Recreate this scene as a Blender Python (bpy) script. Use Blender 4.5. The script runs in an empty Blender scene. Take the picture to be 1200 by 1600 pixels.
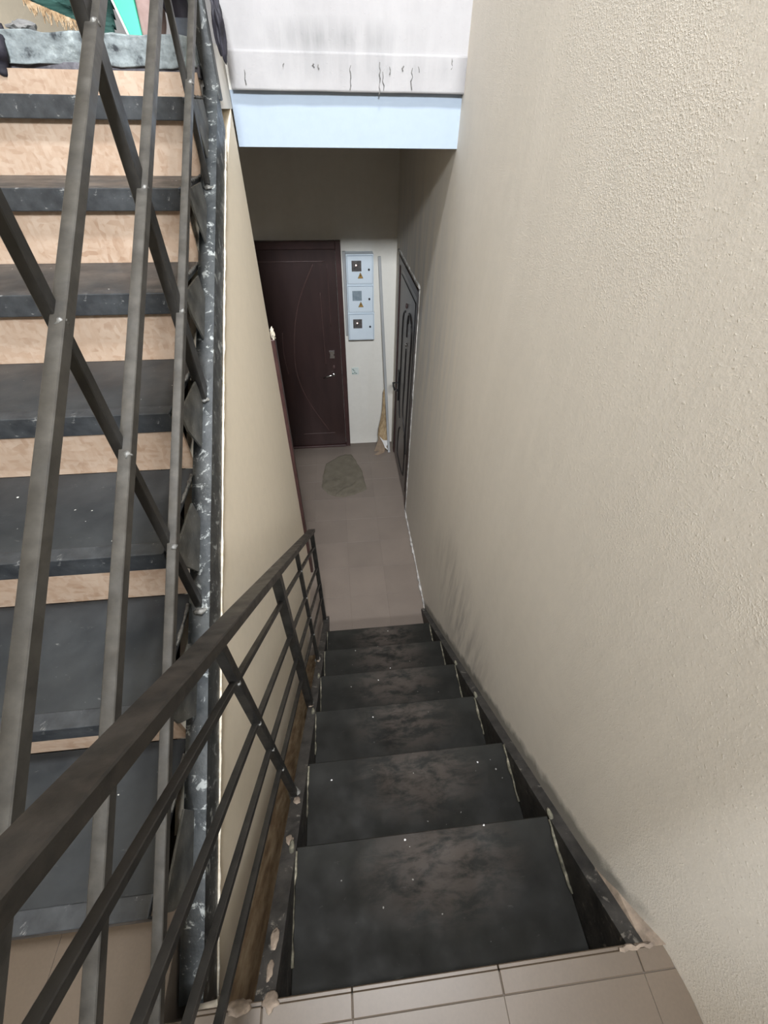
import bpy, bmesh, math, random
from mathutils import Vector, Matrix, noise

random.seed(7)
S = bpy.context.scene
COL = S.collection

# ------------------------------------------------------------------ camera
cam_data = bpy.data.cameras.new('camera')
cam = bpy.data.objects.new('camera', cam_data)
COL.objects.link(cam)
rt = Vector((0.99467, -0.10231, 0.01268)); up = Vector((0.06153, 0.68784, 0.72325)); fw = Vector((0.08272, 0.71862, -0.69047))
cam.matrix_world = Matrix(((rt.x, up.x, -fw.x, 0), (rt.y, up.y, -fw.y, 0), (rt.z, up.z, -fw.z, 1.2524), (0, 0, 0, 1)))
cam_data.sensor_fit = 'VERTICAL'
cam_data.sensor_height = 36.0
cam_data.lens = 656.93 * 36.0 / 1600.0
cam_data.clip_start = 0.01
S.camera = cam

# ------------------------------------------------------------------ light
world = bpy.data.worlds.new('world'); S.world = world
world.use_nodes = True
bg = world.node_tree.nodes['Background']
bg.inputs[0].default_value = (0.62, 0.80, 1.0, 1); bg.inputs[1].default_value = 1.0

def area(name, loc, rot, sx, sy, power, col, spread=180):
    l = bpy.data.lights.new(name, 'AREA'); l.shape = 'RECTANGLE'; l.size = sx; l.size_y = sy
    l.energy = power; l.color = col; l.spread = math.radians(spread)
    o = bpy.data.objects.new(name, l); o.location = loc; o.rotation_euler = rot
    COL.objects.link(o); return o
# daylight entering through the stairwell window high behind the camera (aimed forward and slightly down)
area('window_daylight', (0.10, -3.02, 3.38), (math.radians(71), 0, 0), 0.9, 0.55, 95, (0.90, 0.95, 1.0), 85)
# daylight from the roof window over the stairwell
area('roof_window_daylight', (0.13, 0.15, 4.58), (math.radians(18), 0, 0), 0.6, 0.45, 66, (0.95, 0.97, 1.0), 85)

S.view_settings.view_transform = 'Standard'
S.view_settings.look = 'None'
S.view_settings.gamma = 1.0
S.view_settings.exposure = 0.08
S.view_settings.use_curve_mapping = False

# ------------------------------------------------------------------ materials
def nodes_of(name):
    m = bpy.data.materials.new(name); m.use_nodes = True
    nt = m.node_tree; b = nt.nodes['Principled BSDF']
    return m, nt, b
def N(nt, t, **kw):
    n = nt.nodes.new(t)
    for k, v in kw.items(): setattr(n, k, v)
    return n
def coords(nt, mode='Object', scale=(1, 1, 1), rnd=False):
    if mode == 'World':
        g = N(nt, 'ShaderNodeNewGeometry'); out = g.outputs['Position']
    else:
        tc = N(nt, 'ShaderNodeTexCoord'); out = tc.outputs['Object']
    if rnd:
        oi = N(nt, 'ShaderNodeObjectInfo')
        ml = N(nt, 'ShaderNodeMath', operation='MULTIPLY'); ml.inputs[1].default_value = 37.0
        nt.links.new(oi.outputs['Random'], ml.inputs[0])
        ad = N(nt, 'ShaderNodeVectorMath', operation='ADD')
        nt.links.new(out, ad.inputs[0]); nt.links.new(ml.outputs[0], ad.inputs[1]); out = ad.outputs[0]
    mp = N(nt, 'ShaderNodeMapping'); mp.inputs['Scale'].default_value = scale
    nt.links.new(out, mp.inputs[0]); return mp.outputs[0]
def noise_n(nt, vec, scale, detail=4, rough=0.55, dist=0.0):
    n = N(nt, 'ShaderNodeTexNoise'); n.inputs['Scale'].default_value = scale
    n.inputs['Detail'].default_value = detail; n.inputs['Roughness'].default_value = rough
    n.inputs['Distortion'].default_value = dist
    nt.links.new(vec, n.inputs['Vector']); return n.outputs['Fac']
def ramp(nt, fac, stops):
    r = N(nt, 'ShaderNodeValToRGB'); e = r.color_ramp.elements
    while len(e) < len(stops): e.new(0.5)
    for el, (p, c) in zip(e, stops):
        el.position = p
        if not isinstance(c, tuple): c = (c, c, c)
        el.color = (*c, 1)
    nt.links.new(fac, r.inputs[0]); return r.outputs[0]
def mix(nt, fac, a, b):
    m = N(nt, 'ShaderNodeMix', data_type='RGBA')
    if hasattr(fac, 'links') or isinstance(fac, bpy.types.NodeSocket): nt.links.new(fac, m.inputs[0])
    else: m.inputs[0].default_value = fac
    for s, i in ((a, 6), (b, 7)):
        if isinstance(s, bpy.types.NodeSocket): nt.links.new(s, m.inputs[i])
        else: m.inputs[i].default_value = (*s, 1)
    return m.outputs[2]
def bump(nt, b, h, strength, dist=0.002, prev=None):
    bp = N(nt, 'ShaderNodeBump'); bp.inputs['Strength'].default_value = strength
    bp.inputs['Distance'].default_value = dist
    nt.links.new(h, bp.inputs['Height'])
    if prev is not None: nt.links.new(prev, bp.inputs['Normal'])
    nt.links.new(bp.outputs[0], b.inputs['Normal']); return bp.outputs[0]
def mul(nt, a, b):
    m = N(nt, 'ShaderNodeMath', operation='MULTIPLY')
    for s, i in ((a, 0), (b, 1)):
        if isinstance(s, bpy.types.NodeSocket): nt.links.new(s, m.inputs[i])
        else: m.inputs[i].default_value = s
    return m.outputs[0]
def blob(nt, vec, c, r, soft=0.6):
    """1 near point c fading to 0 at the ellipsoid radii r (a stain with a place of its own)"""
    mp = N(nt, 'ShaderNodeMapping', vector_type='TEXTURE')
    mp.inputs['Location'].default_value = c; mp.inputs['Scale'].default_value = r
    nt.links.new(vec, mp.inputs[0])
    ln = N(nt, 'ShaderNodeVectorMath', operation='LENGTH'); nt.links.new(mp.outputs[0], ln.inputs[0])
    return ramp(nt, ln.outputs['Value'], [(1 - soft, 1.0), (1.0, 0.0)])

def simple(name, stops, scale=8, rough=0.6, metal=0.0, bscale=60, bstr=0.2, bdist=0.001, mode='Object', vscale=(1, 1, 1), detail=5, rnd=False, spec=0.5, dist=0.0):
    m, nt, b = nodes_of(name)
    v = coords(nt, mode, vscale, rnd)
    nt.links.new(ramp(nt, noise_n(nt, v, scale, detail, 0.6, dist), stops), b.inputs['Base Color'])
    b.inputs['Roughness'].default_value = rough; b.inputs['Metallic'].default_value = metal
    b.inputs['Specular IOR Level'].default_value = spec
    if bstr: bump(nt, b, noise_n(nt, v, bscale, 4), bstr, bdist)
    return m

def plaster(name, base, dark, streak=0.5, rough_b=0.6, lumps=0.5, stains=(), pebble=0.0, edge=None):
    m, nt, b = nodes_of(name)
    v = coords(nt, 'World')
    vs = coords(nt, 'World', (3.0, 3.0, 0.45))
    c1 = ramp(nt, noise_n(nt, vs, 2.2, 5, 0.6), [(0.35, dark), (0.62, base)])
    col = mix(nt, streak, base, c1)
    fine = ramp(nt, noise_n(nt, v, 26, 4), [(0.35, tuple(x * 0.93 for x in base)), (0.6, base)])
    col = mix(nt, 0.35, col, fine)
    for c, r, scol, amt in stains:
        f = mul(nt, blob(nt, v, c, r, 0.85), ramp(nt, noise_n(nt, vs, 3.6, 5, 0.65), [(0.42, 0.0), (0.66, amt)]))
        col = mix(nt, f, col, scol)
    if edge:
        # black paint smeared onto the plaster just above the stair stringer
        dt = N(nt, 'ShaderNodeVectorMath', operation='DOT_PRODUCT'); dt.inputs[1].default_value = (0, edge[0], 1)
        nt.links.new(v, dt.inputs[0])
        ad = N(nt, 'ShaderNodeMath', operation='ADD'); ad.inputs[1].default_value = edge[1]; nt.links.new(dt.outputs['Value'], ad.inputs[0])
        nn = N(nt, 'ShaderNodeMath', operation='MULTIPLY_ADD'); nn.inputs[1].default_value = -0.09; nt.links.new(noise_n(nt, v, 16, 5), nn.inputs[0]); nt.links.new(ad.outputs[0], nn.inputs[2])
        sx = N(nt, 'ShaderNodeSeparateXYZ'); nt.links.new(v, sx.inputs[0])
        ym = N(nt, 'ShaderNodeMapRange'); ym.inputs[1].default_value = -0.03; ym.inputs[2].default_value = 0.05; nt.links.new(sx.outputs[1], ym.inputs[0])
        col = mix(nt, mul(nt, ramp(nt, nn.outputs[0], [(0.0, 0.75), (0.04, 0.0)]), ym.outputs[0]), col, (0.12, 0.115, 0.10))
    nt.links.new(col, b.inputs['Base Color'])
    b.inputs['Roughness'].default_value = 0.78
    b.inputs['Specular IOR Level'].default_value = 0.3
    p = bump(nt, b, noise_n(nt, v, 95, 4, 0.6), rough_b, 0.0018)
    spots = ramp(nt, noise_n(nt, v, 120, 2, 0.5), [(0.62, 0.0), (0.74, 1.0)])
    p = bump(nt, b, spots, lumps, 0.0014, p)
    if pebble:
        pm = mul(nt, ramp(nt, noise_n(nt, v, 270, 2, 0.6), [(0.48, 0.0), (0.70, 1.0)]), ramp(nt, noise_n(nt, v, 2.3, 3, 0.6), [(0.42, 0.05), (0.60, 1.0)]))
        p = bump(nt, b, pm, pebble, 0.0022, p)
    bump(nt, b, noise_n(nt, vs, 5, 3), 0.12, 0.006, p)
    return m

M = {}
CREAM = (0.87, 0.77, 0.615)
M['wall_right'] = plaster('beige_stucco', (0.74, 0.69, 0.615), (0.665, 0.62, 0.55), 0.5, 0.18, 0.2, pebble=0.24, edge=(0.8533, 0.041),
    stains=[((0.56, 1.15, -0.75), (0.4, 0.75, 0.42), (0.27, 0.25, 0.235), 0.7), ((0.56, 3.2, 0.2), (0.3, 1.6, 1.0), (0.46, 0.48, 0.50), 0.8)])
M['cream'] = plaster('cream_paint', CREAM, (0.83, 0.73, 0.57), 0.3, 0.22, 0.1)
M['lobby'] = plaster('pale_wall_paint', (0.78, 0.75, 0.69), (0.70, 0.66, 0.58), 0.45, 0.3, 0.2)
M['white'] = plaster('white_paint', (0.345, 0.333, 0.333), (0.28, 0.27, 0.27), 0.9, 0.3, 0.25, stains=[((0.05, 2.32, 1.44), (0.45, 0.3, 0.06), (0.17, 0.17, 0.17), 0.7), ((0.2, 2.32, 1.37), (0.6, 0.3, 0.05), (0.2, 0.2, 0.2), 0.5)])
M['beam'] = plaster('daylight_tinted_white', (0.32, 0.375, 0.445), (0.305, 0.36, 0.43), 0.3, 0.15, 0.05)  # white paint with the blue of the daylight mixed into its colour
M['shaft'] = plaster('shaft_paint', (0.64, 0.57, 0.46), (0.56, 0.5, 0.4), 0.4, 0.3, 0.2)
M['slab'] = simple('painted_slab', [(0.3, (0.5, 0.48, 0.44)), (0.7, (0.6, 0.58, 0.54))], 5, 0.8)
M['concrete'] = simple('rough_concrete', [(0.36, (0.035, 0.04, 0.045)), (0.44, (0.15, 0.17, 0.175)), (0.58, (0.23, 0.26, 0.265)), (0.70, (0.40, 0.44, 0.44))], 20, 0.85, bscale=45, bstr=0.9, bdist=0.006, detail=8)
M['mortar_dark'] = simple('dark_mortar', [(0.3, (0.03, 0.03, 0.04)), (0.6, (0.12, 0.115, 0.13)), (0.8, (0.3, 0.29, 0.3))], 22, 0.8, bstr=0.7, bdist=0.004)

def tile_mat(name, c):
    m, nt, b = nodes_of(name)
    v = coords(nt, 'World'); oi = N(nt, 'ShaderNodeObjectInfo')
    col = ramp(nt, noise_n(nt, v, 5, 5), [(0.3, tuple(x * 0.88 for x in c)), (0.7, c)])
    sp = ramp(nt, noise_n(nt, v, 160, 2), [(0.3, 0.85), (0.7, 1.0)])
    mm = N(nt, 'ShaderNodeMix', data_type='RGBA', blend_type='MULTIPLY'); mm.inputs[0].default_value = 0.6
    nt.links.new(col, mm.inputs[6]); nt.links.new(sp, mm.inputs[7])
    hs = N(nt, 'ShaderNodeHueSaturation')
    rr = N(nt, 'ShaderNodeMapRange'); rr.inputs[3].default_value = 0.95; rr.inputs[4].default_value = 1.04
    nt.links.new(oi.outputs['Random'], rr.inputs[0]); nt.links.new(rr.outputs[0], hs.inputs['Value'])
    nt.links.new(mm.outputs[2], hs.inputs['Color']); nt.links.new(hs.outputs[0], b.inputs['Base Color'])
    b.inputs['Roughness'].default_value = 0.42
    bump(nt, b, noise_n(nt, v, 7, 2), 0.15, 0.004)
    return m
M['tile'] = tile_mat('dimmed_porcelain', (0.105, 0.076, 0.051))  # same tile as the lower floor, foreground dimness put into its colour
M['tile_low'] = tile_mat('grey_brown_porcelain', (0.175, 0.142, 0.118))
M['grout'] = simple('grout', [(0.3, (0.085, 0.068, 0.054)), (0.7, (0.11, 0.09, 0.072))], 30, 0.9)

def steel(name, c0, c1, fleck, f0=0.66, rough=0.38, fcol=(0.34, 0.34, 0.32), scale=16, mode='Object', bstr=0.35, metal=0.0):
    m, nt, b = nodes_of(name)
    v = coords(nt, mode)
    base = ramp(nt, noise_n(nt, v, scale, 6, 0.65), [(0.35, c0), (0.7, c1)])
    fl = mul(nt, ramp(nt, noise_n(nt, v, 34, 8, 0.72, 0.5), [(f0, 0.0), (f0 + 0.05, 1.0)]), fleck)
    nt.links.new(mix(nt, fl, base, fcol), b.inputs['Base Color'])
    b.inputs['Metallic'].default_value = metal
    rr = ramp(nt, noise_n(nt, v, 22, 4), [(0.3, rough - 0.08), (0.7, rough + 0.14)])
    nt.links.new(rr, b.inputs['Roughness'])
    bump(nt, b, noise_n(nt, v, 42, 5, 0.6), bstr, 0.0016)
    return m
M['steel'] = steel('black_painted_steel', (0.010, 0.0095, 0.009), (0.030, 0.028, 0.025), 0.25, 0.72)
M['rail_up'] = steel('grey_black_painted_rail', (0.034, 0.031, 0.027), (0.065, 0.060, 0.052), 0.3, 0.7, 0.36, scale=30)
M['handrail'] = steel('worn_black_handrail', (0.010, 0.009, 0.0075), (0.034, 0.028, 0.023), 0.35, 0.68, 0.42, (0.2, 0.18, 0.16), 28)
M['stringer'] = steel('scuffed_black_stringer', (0.020, 0.023, 0.025), (0.062, 0.067, 0.068), 0.85, 0.565, 0.38, (0.30, 0.315, 0.305), 12, bstr=0.8)
M['stringer_low'] = steel('grimy_black_stringer', (0.012, 0.011, 0.010), (0.05, 0.045, 0.04), 0.6, 0.60, 0.55, (0.22, 0.20, 0.17), 14, bstr=0.9)
M['bracket'] = steel('bracket_paint', (0.05, 0.052, 0.05), (0.15, 0.15, 0.14), 0.5, 0.6, 0.5)

def tread_mat(name, base0, base1, wear, wc, wr, fleck=1.0, rough=0.4, spec=0.35):
    m, nt, b = nodes_of(name)
    v = coords(nt, 'Object'); vr = coords(nt, 'Object', rnd=True); vr2 = coords(nt, 'Object', (1.0, 2.5, 1.0), True)
    base = ramp(nt, noise_n(nt, vr, 7, 6, 0.6), [(0.3, base0), (0.72, base1)])
    if wc:
        f = mul(nt, blob(nt, v, wc, wr, 0.75), ramp(nt, noise_n(nt, vr2, 9, 8, 0.7, 0.3), [(0.40, 0.0), (0.56, 1.0)]))
        base = mix(nt, mul(nt, f, 0.62), base, wear)
    sc = mul(nt, ramp(nt, noise_n(nt, vr2, 30, 8, 0.75, 0.6), [(0.64, 0.0), (0.69, 1.0)]), 0.33 * fleck)
    base = mix(nt, sc, base, (0.22, 0.22, 0.21))
    dots = mul(nt, ramp(nt, noise_n(nt, vr, 70, 1, 0.4), [(0.795, 0.0), (0.81, 1.0)]), 0.9 * fleck)
    base = mix(nt, dots, base, (0.55, 0.54, 0.5))
    nt.links.new(base, b.inputs['Base Color'])
    nt.links.new(ramp(nt, noise_n(nt, vr, 11, 4), [(0.3, rough - 0.08), (0.7, rough + 0.15)]), b.inputs['Roughness'])
    bump(nt, b, noise_n(nt, vr, 28, 5), 0.25, 0.0015)
    b.inputs['Specular IOR Level'].default_value = spec
    return m
M['tread_low'] = tread_mat('worn_black_tread', (0.007, 0.0068, 0.0055), (0.016, 0.0155, 0.013), (0.075, 0.060, 0.050), (0.03, 0.06, 0.02), (0.26, 0.15, 0.2), 0.45, 0.6, 0.16)
M['tread_up'] = tread_mat('blue_black_tread', (0.012, 0.014, 0.016), (0.034, 0.037, 0.039), (0.1, 0.1, 0.1), None, None, 1.6, 0.36)
M['nosing'] = steel('black_angle_iron', (0.014, 0.016, 0.019), (0.042, 0.046, 0.05), 0.7, 0.61, 0.36, (0.26, 0.26, 0.25), 18)

def osb_mat():
    m, nt, b = nodes_of('strand_board')
    cols = None
    v1 = coords(nt, 'Object', (34, 34, 95), True); v2 = coords(nt, 'Object', (95, 40, 34), True)
    osb_k = 0.60
    vo = []
    for v, rot in ((v1, 0.5), (v2, -0.7)):
        mp = N(nt, 'ShaderNodeMapping'); mp.inputs['Rotation'].default_value = (0, rot, 0)
        nt.links.new(v, mp.inputs[0])
        vr = N(nt, 'ShaderNodeTexVoronoi'); vr.inputs['Scale'].default_value = 1.0
        nt.links.new(mp.outputs[0], vr.inputs['Vector']); vo.append(vr)
    st = [(0.0, (0.52, 0.34, 0.22)), (0.25, (0.70, 0.52, 0.38)), (0.55, (0.76, 0.60, 0.46)), (0.85, (0.60, 0.42, 0.29)), (1.0, (0.42, 0.25, 0.15))]
    sep1 = N(nt, 'ShaderNodeSeparateColor'); nt.links.new(vo[0].outputs['Color'], sep1.inputs[0])
    sep2 = N(nt, 'ShaderNodeSeparateColor'); nt.links.new(vo[1].outputs['Color'], sep2.inputs[0])
    st = [(p_, tuple(q_ * osb_k for q_ in c_)) for p_, c_ in st]; c1 = ramp(nt, sep1.outputs[0], st); c2 = ramp(nt, sep2.outputs[1], st)
    vv = coords(nt, 'Object', rnd=True)
    c = mix(nt, ramp(nt, noise_n(nt, vv, 40, 3), [(0.4, 0.0), (0.6, 1.0)]), c1, c2)
    c = mix(nt, 0.5, c, ramp(nt, noise_n(nt, vv, 9, 4), [(0.3, (0.32, 0.21, 0.14)), (0.7, (0.47, 0.35, 0.265))]))
    nt.links.new(c, b.inputs['Base Color']); b.inputs['Roughness'].default_value = 0.65
    bump(nt, b, sep1.outputs[1], 0.25, 0.001)
    return m
M['osb'] = osb_mat()
M['maroon'] = simple('maroon_door_leaf', [(0.3, (0.026, 0.013, 0.012)), (0.7, (0.044, 0.022, 0.020))], 9, 0.42, vscale=(1, 1, 0.2), bscale=120, bstr=0.2)
M['maroon_frame'] = simple('maroon_door_frame', [(0.3, (0.036, 0.016, 0.015)), (0.7, (0.060, 0.027, 0.025))], 12, 0.42, bscale=90, bstr=0.2)
M['maroon_ridge'] = simple('maroon_ridge', [(0.3, (0.065, 0.035, 0.033)), (0.7, (0.10, 0.058, 0.052))], 12, 0.4, bstr=0)
M['greydoor'] = simple('sky_greyed_door_leaf', [(0.3, (0.17, 0.15, 0.145)), (0.7, (0.24, 0.215, 0.205))], 7, 0.38, vscale=(1, 1, 0.3), bstr=0.1)  # dark brown leaf, grey of the reflected sky painted into its colour
M['groove'] = simple('black_groove', [(0.3, (0.008, 0.007, 0.007)), (0.7, (0.016, 0.013, 0.013))], 9, 0.5, bstr=0)
M['chrome'] = simple('satin_nickel', [(0.3, (0.55, 0.53, 0.5)), (0.7, (0.7, 0.68, 0.65))], 20, 0.25, 1.0, bstr=0)
M['meter_case'] = simple('pale_blue_enamel', [(0.3, (0.66, 0.74, 0.81)), (0.7, (0.70, 0.78, 0.85))], 8, 0.4, bstr=0)
M['gasket'] = simple('grey_seam', [(0.3, (0.22, 0.27, 0.33)), (0.7, (0.28, 0.33, 0.38))], 8, 0.6, bstr=0)
M['dark_glass'] = simple('dark_meter_window', [(0.35, (0.07, 0.065, 0.065)), (0.7, (0.16, 0.145, 0.14))], 40, 0.15, bstr=0)
M['grey_glass'] = simple('grey_meter_window', [(0.35, (0.20, 0.25, 0.29)), (0.7, (0.33, 0.39, 0.43))], 22, 0.15, bstr=0)
M['black'] = simple('black_plastic', [(0.3, (0.012, 0.012, 0.013)), (0.7, (0.02, 0.02, 0.022))], 8, 0.4, bstr=0)
M['yellow'] = simple('ochre_warning', [(0.3, (0.38, 0.22, 0.05)), (0.7, (0.48, 0.29, 0.08))], 30, 0.5, bstr=0)
M['plate'] = simple('white_switch_plate', [(0.3, (0.62, 0.68, 0.65)), (0.7, (0.7, 0.75, 0.72))], 30, 0.4, bstr=0)
M['green_ink'] = simple('dark_green_print', [(0.3, (0.04, 0.12, 0.09)), (0.7, (0.08, 0.18, 0.14))], 30, 0.5, bstr=0)
M['pole'] = simple('grey_plastic_trunking', [(0.3, (0.34, 0.34, 0.34)), (0.7, (0.44, 0.44, 0.44))], 14, 0.5, vscale=(1, 1, 0.2), bstr=0)
M['straw'] = simple('tan_straw', [(0.25, (0.22, 0.145, 0.07)), (0.5, (0.42, 0.30, 0.17)), (0.75, (0.58, 0.45, 0.28))], 60, 0.8, bscale=150, bstr=0.8, bdist=0.003, vscale=(1, 1, 0.4))
M['cardboard'] = simple('brown_cardboard', [(0.3, (0.22, 0.16, 0.11)), (0.7, (0.30, 0.225, 0.16))], 20, 0.8)
M['paper'] = simple('white_paper', [(0.3, (0.72, 0.70, 0.68)), (0.7, (0.8, 0.78, 0.76))], 20, 0.6, bstr=0)
M['rag'] = simple('grey_green_rag', [(0.3, (0.088, 0.074, 0.052)), (0.7, (0.120, 0.103, 0.076))], 11, 0.9, bscale=60, bstr=0.6, bdist=0.003)
M['mint'] = simple('mint_green_plastic', [(0.3, (0.055, 0.44, 0.29)), (0.7, (0.07, 0.50, 0.33))], 8, 0.45, bstr=0)
M['mauve'] = simple('dusty_brown_cloth', [(0.3, (0.30, 0.20, 0.18)), (0.7, (0.38, 0.27, 0.245))], 40, 0.9, bscale=180, bstr=0.4)
M['bag'] = simple('black_cloth', [(0.3, (0.010, 0.009, 0.014)), (0.7, (0.026, 0.023, 0.034))], 14, 0.7, bscale=40, bstr=0.6, bdist=0.004)
M['darkgreen'] = simple('dark_green_cloth', [(0.3, (0.008, 0.035, 0.03)), (0.5, (0.02, 0.075, 0.062)), (0.72, (0.06, 0.15, 0.13))], 12, 0.8, vscale=(1, 1, 6), bscale=40, bstr=0.6, bdist=0.004)
M['frayed'] = simple('brown_frayed_fibre', [(0.3, (0.12, 0.07, 0.035)), (0.5, (0.30, 0.2, 0.11)), (0.75, (0.5, 0.42, 0.32))], 50, 0.9, bscale=90, bstr=0.8, bdist=0.003)
M['rust'] = simple('rusty_brown_board', [(0.25, (0.04, 0.025, 0.014)), (0.42, (0.115, 0.070, 0.034)), (0.58, (0.19, 0.135, 0.078)), (0.8, (0.30, 0.245, 0.165))], 11, 0.75, vscale=(5, 0.9, 0.9), bscale=40, bstr=0.6, bdist=0.003, detail=7)
M['filler'] = simple('cracked_cream_filler', [(0.35, (0.03, 0.028, 0.02)), (0.55, (0.13, 0.12, 0.085)), (0.8, (0.38, 0.34, 0.27))], 50, 0.85, bscale=90, bstr=0.8, bdist=0.003)
M['putty'] = simple('beige_putty', [(0.3, (0.14, 0.11, 0.085)), (0.7, (0.32, 0.25, 0.19))], 40, 0.85, bscale=90, bstr=0.5)
M['chipped'] = simple('chipped_white_plaster', [(0.35, (0.22, 0.21, 0.195)), (0.7, (0.60, 0.58, 0.55))], 26, 0.9, bscale=60, bstr=0.8, bdist=0.004)
M['foam'] = simple('pale_foam', [(0.3, (0.45, 0.38, 0.28)), (0.7, (0.75, 0.7, 0.6))], 60, 0.9, bscale=90, bstr=0.8, bdist=0.004)
M['weld'] = simple('weld_bead_paint', [(0.35, (0.035, 0.034, 0.03)), (0.72, (0.22, 0.215, 0.20))], 90, 0.4, bscale=160, bstr=0.8)
M['blueplate'] = simple('dark_blue_plate', [(0.3, (0.022, 0.028, 0.045)), (0.7, (0.09, 0.105, 0.13))], 12, 0.5)
M['crack'] = simple('dark_crack', [(0.3, (0.03, 0.03, 0.028)), (0.7, (0.2, 0.19, 0.18))], 70, 0.9, bstr=0)
M['scuff'] = simple('grey_rubble', [(0.3, (0.12, 0.12, 0.12)), (0.7, (0.25, 0.245, 0.24))], 20, 0.9)
def emis(name, c, s):
    m, nt, b = nodes_of(name)
    b.inputs['Base Color'].default_value = (*c, 1); b.inputs['Emission Color'].default_value = (*c, 1); b.inputs['Emission Strength'].default_value = s
    return m
M['led'] = emis('lit_meter_diode', (1.0, 0.72, 0.6), 6.0)
m, nt, b = nodes_of('window_pane_glass'); b.inputs['Transmission Weight'].default_value = 1.0; b.inputs['Roughness'].default_value = 0.02; M['glass'] = m

# ------------------------------------------------------------------ mesh helpers
def bm_new(): return bmesh.new()
def box(bm, x0, x1, y0, y1, z0, z1):
    vs = [bm.verts.new((x, y, z)) for x in (x0, x1) for y in (y0, y1) for z in (z0, z1)]
    for f in ((0, 1, 3, 2), (4, 6, 7, 5), (0, 4, 5, 1), (2, 3, 7, 6), (0, 2, 6, 4), (1, 5, 7, 3)):
        bm.faces.new([vs[i] for i in f])
    return bm
def prism(bm, pts, axis, a, b):
    """polygon pts in the plane normal to axis, extruded from a to b"""
    def P(p, t):
        q = list(p); q.insert(axis, t); return q
    va = [bm.verts.new(P(p, a)) for p in pts]; vb = [bm.verts.new(P(p, b)) for p in pts]
    bm.faces.new(va); bm.faces.new(vb[::-1])
    n = len(pts)
    for i in range(n): bm.faces.new([va[i], vb[i], vb[(i + 1) % n], va[(i + 1) % n]])
    bmesh.ops.recalc_face_normals(bm, faces=bm.faces[:])
    return bm
def bar(bm, p, q, w, h, side=(1, 0, 0)):
    """rectangular tube p->q; w along side, h across"""
    p = Vector(p); q = Vector(q); d = (q - p).normalized(); s = Vector(side); s = (s - d * s.dot(d)).normalized(); u = d.cross(s)
    vs = []
    for e in (p, q):
        for a, b_ in ((-1, -1), (1, -1), (1, 1), (-1, 1)):
            vs.append(bm.verts.new(e + s * a * w / 2 + u * b_ * h / 2))
    for f in ((0, 1, 2, 3), (7, 6, 5, 4), (0, 4, 5, 1), (1, 5, 6, 2), (2, 6, 7, 3), (3, 7, 4, 0)):
        bm.faces.new([vs[i] for i in f])
    bmesh.ops.recalc_face_normals(bm, faces=bm.faces[:])
    return bm
def tube(bm, pts, r, n=8, jit=0.0):
    pts = [Vector(p) for p in pts]; rings = []
    for i, p in enumerate(pts):
        d = (pts[min(i + 1, len(pts) - 1)] - pts[max(i - 1, 0)]).normalized()
        a = d.orthogonal().normalized(); c = d.cross(a)
        rr = (r[i] if isinstance(r, (list, tuple)) else r) * (1 + random.uniform(-jit, jit))
        rings.append([bm.verts.new(p + (a * math.cos(t) + c * math.sin(t)) * rr) for t in [2 * math.pi * k / n for k in range(n)]])
    for A, B in zip(rings, rings[1:]):
        for k in range(n): bm.faces.new([A[k], A[(k + 1) % n], B[(k + 1) % n], B[k]])
    bm.faces.new(rings[0][::-1]); bm.faces.new(rings[-1])
    bmesh.ops.recalc_face_normals(bm, faces=bm.faces[:])
    return bm
def lump(bm, c, r, seed=0, amt=0.35, sub=2):
    res = bmesh.ops.create_icosphere(bm, subdivisions=sub, radius=1.0)
    for v in res['verts']:
        n_ = noise.noise(v.co * 1.7 + Vector((seed * 3.1, seed, 0))) * amt
        v.co = Vector((v.co.x * r[0], v.co.y * r[1], v.co.z * r[2])) * (1 + n_) + Vector(c)
    return bm
def bevel(bm, w, seg=1):
    bmesh.ops.bevel(bm, geom=bm.edges[:], offset=w, segments=seg, affect='EDGES', profile=0.5, clamp_overlap=True)
    return bm
def roughen(bm, amt, scale, cuts=0, axes=(1, 1, 1), seed=0):
    if cuts: bmesh.ops.subdivide_edges(bm, edges=bm.edges[:], cuts=cuts, use_grid_fill=True)
    for v in bm.verts:
        n_ = noise.noise_vector(v.co * scale + Vector((seed, seed * 2.3, 0)))
        v.co += Vector((n_.x * axes[0], n_.y * axes[1], n_.z * axes[2])) * amt
    return bm
def obj(name, bm, m, parent=None, loc=None, smooth=False, label=None, kind=None):
    """bm in world coordinates; linked as one mesh whose origin is loc"""
    base = Vector(loc) if loc is not None else (Vector(parent['_w']) if parent else Vector((0, 0, 0)))
    for v in bm.verts: v.co -= base
    me = bpy.data.meshes.new(name); bm.to_mesh(me); bm.free()
    me.materials.append(M[m] if isinstance(m, str) else m)
    if smooth:
        for p in me.polygons: p.use_smooth = True
    o = bpy.data.objects.new(name, me); COL.objects.link(o)
    if parent:
        o.parent = parent; o.location = base - Vector(parent['_w'])
    else: o.location = base
    o['_w'] = tuple(base)
    if label: o['label'] = label
    if kind: o['kind'] = kind
    return o
def tag(o, label, cat, group=None):
    o['label'] = label; o['category'] = cat
    if group: o['group'] = group
    return o
def thing(name, label, cat, loc, group=None):
    o = bpy.data.objects.new(name, None); COL.objects.link(o); o.location = loc; o['_w'] = tuple(loc)
    o.empty_display_size = 0.1
    return tag(o, label, cat, group)
def struct_empty(name, loc):
    o = bpy.data.objects.new(name, None); COL.objects.link(o); o.location = loc; o['_w'] = tuple(loc); o['kind'] = 'structure'; o.empty_display_size = 0.1
    return o
def copy_part(o, delta, parent=None):
    c = o.copy(); COL.objects.link(c); c.parent = parent if parent is not None else o.parent
    c.location = o.location + Vector(delta); c['_w'] = tuple(Vector(o['_w']) + Vector(delta)); return c

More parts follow.
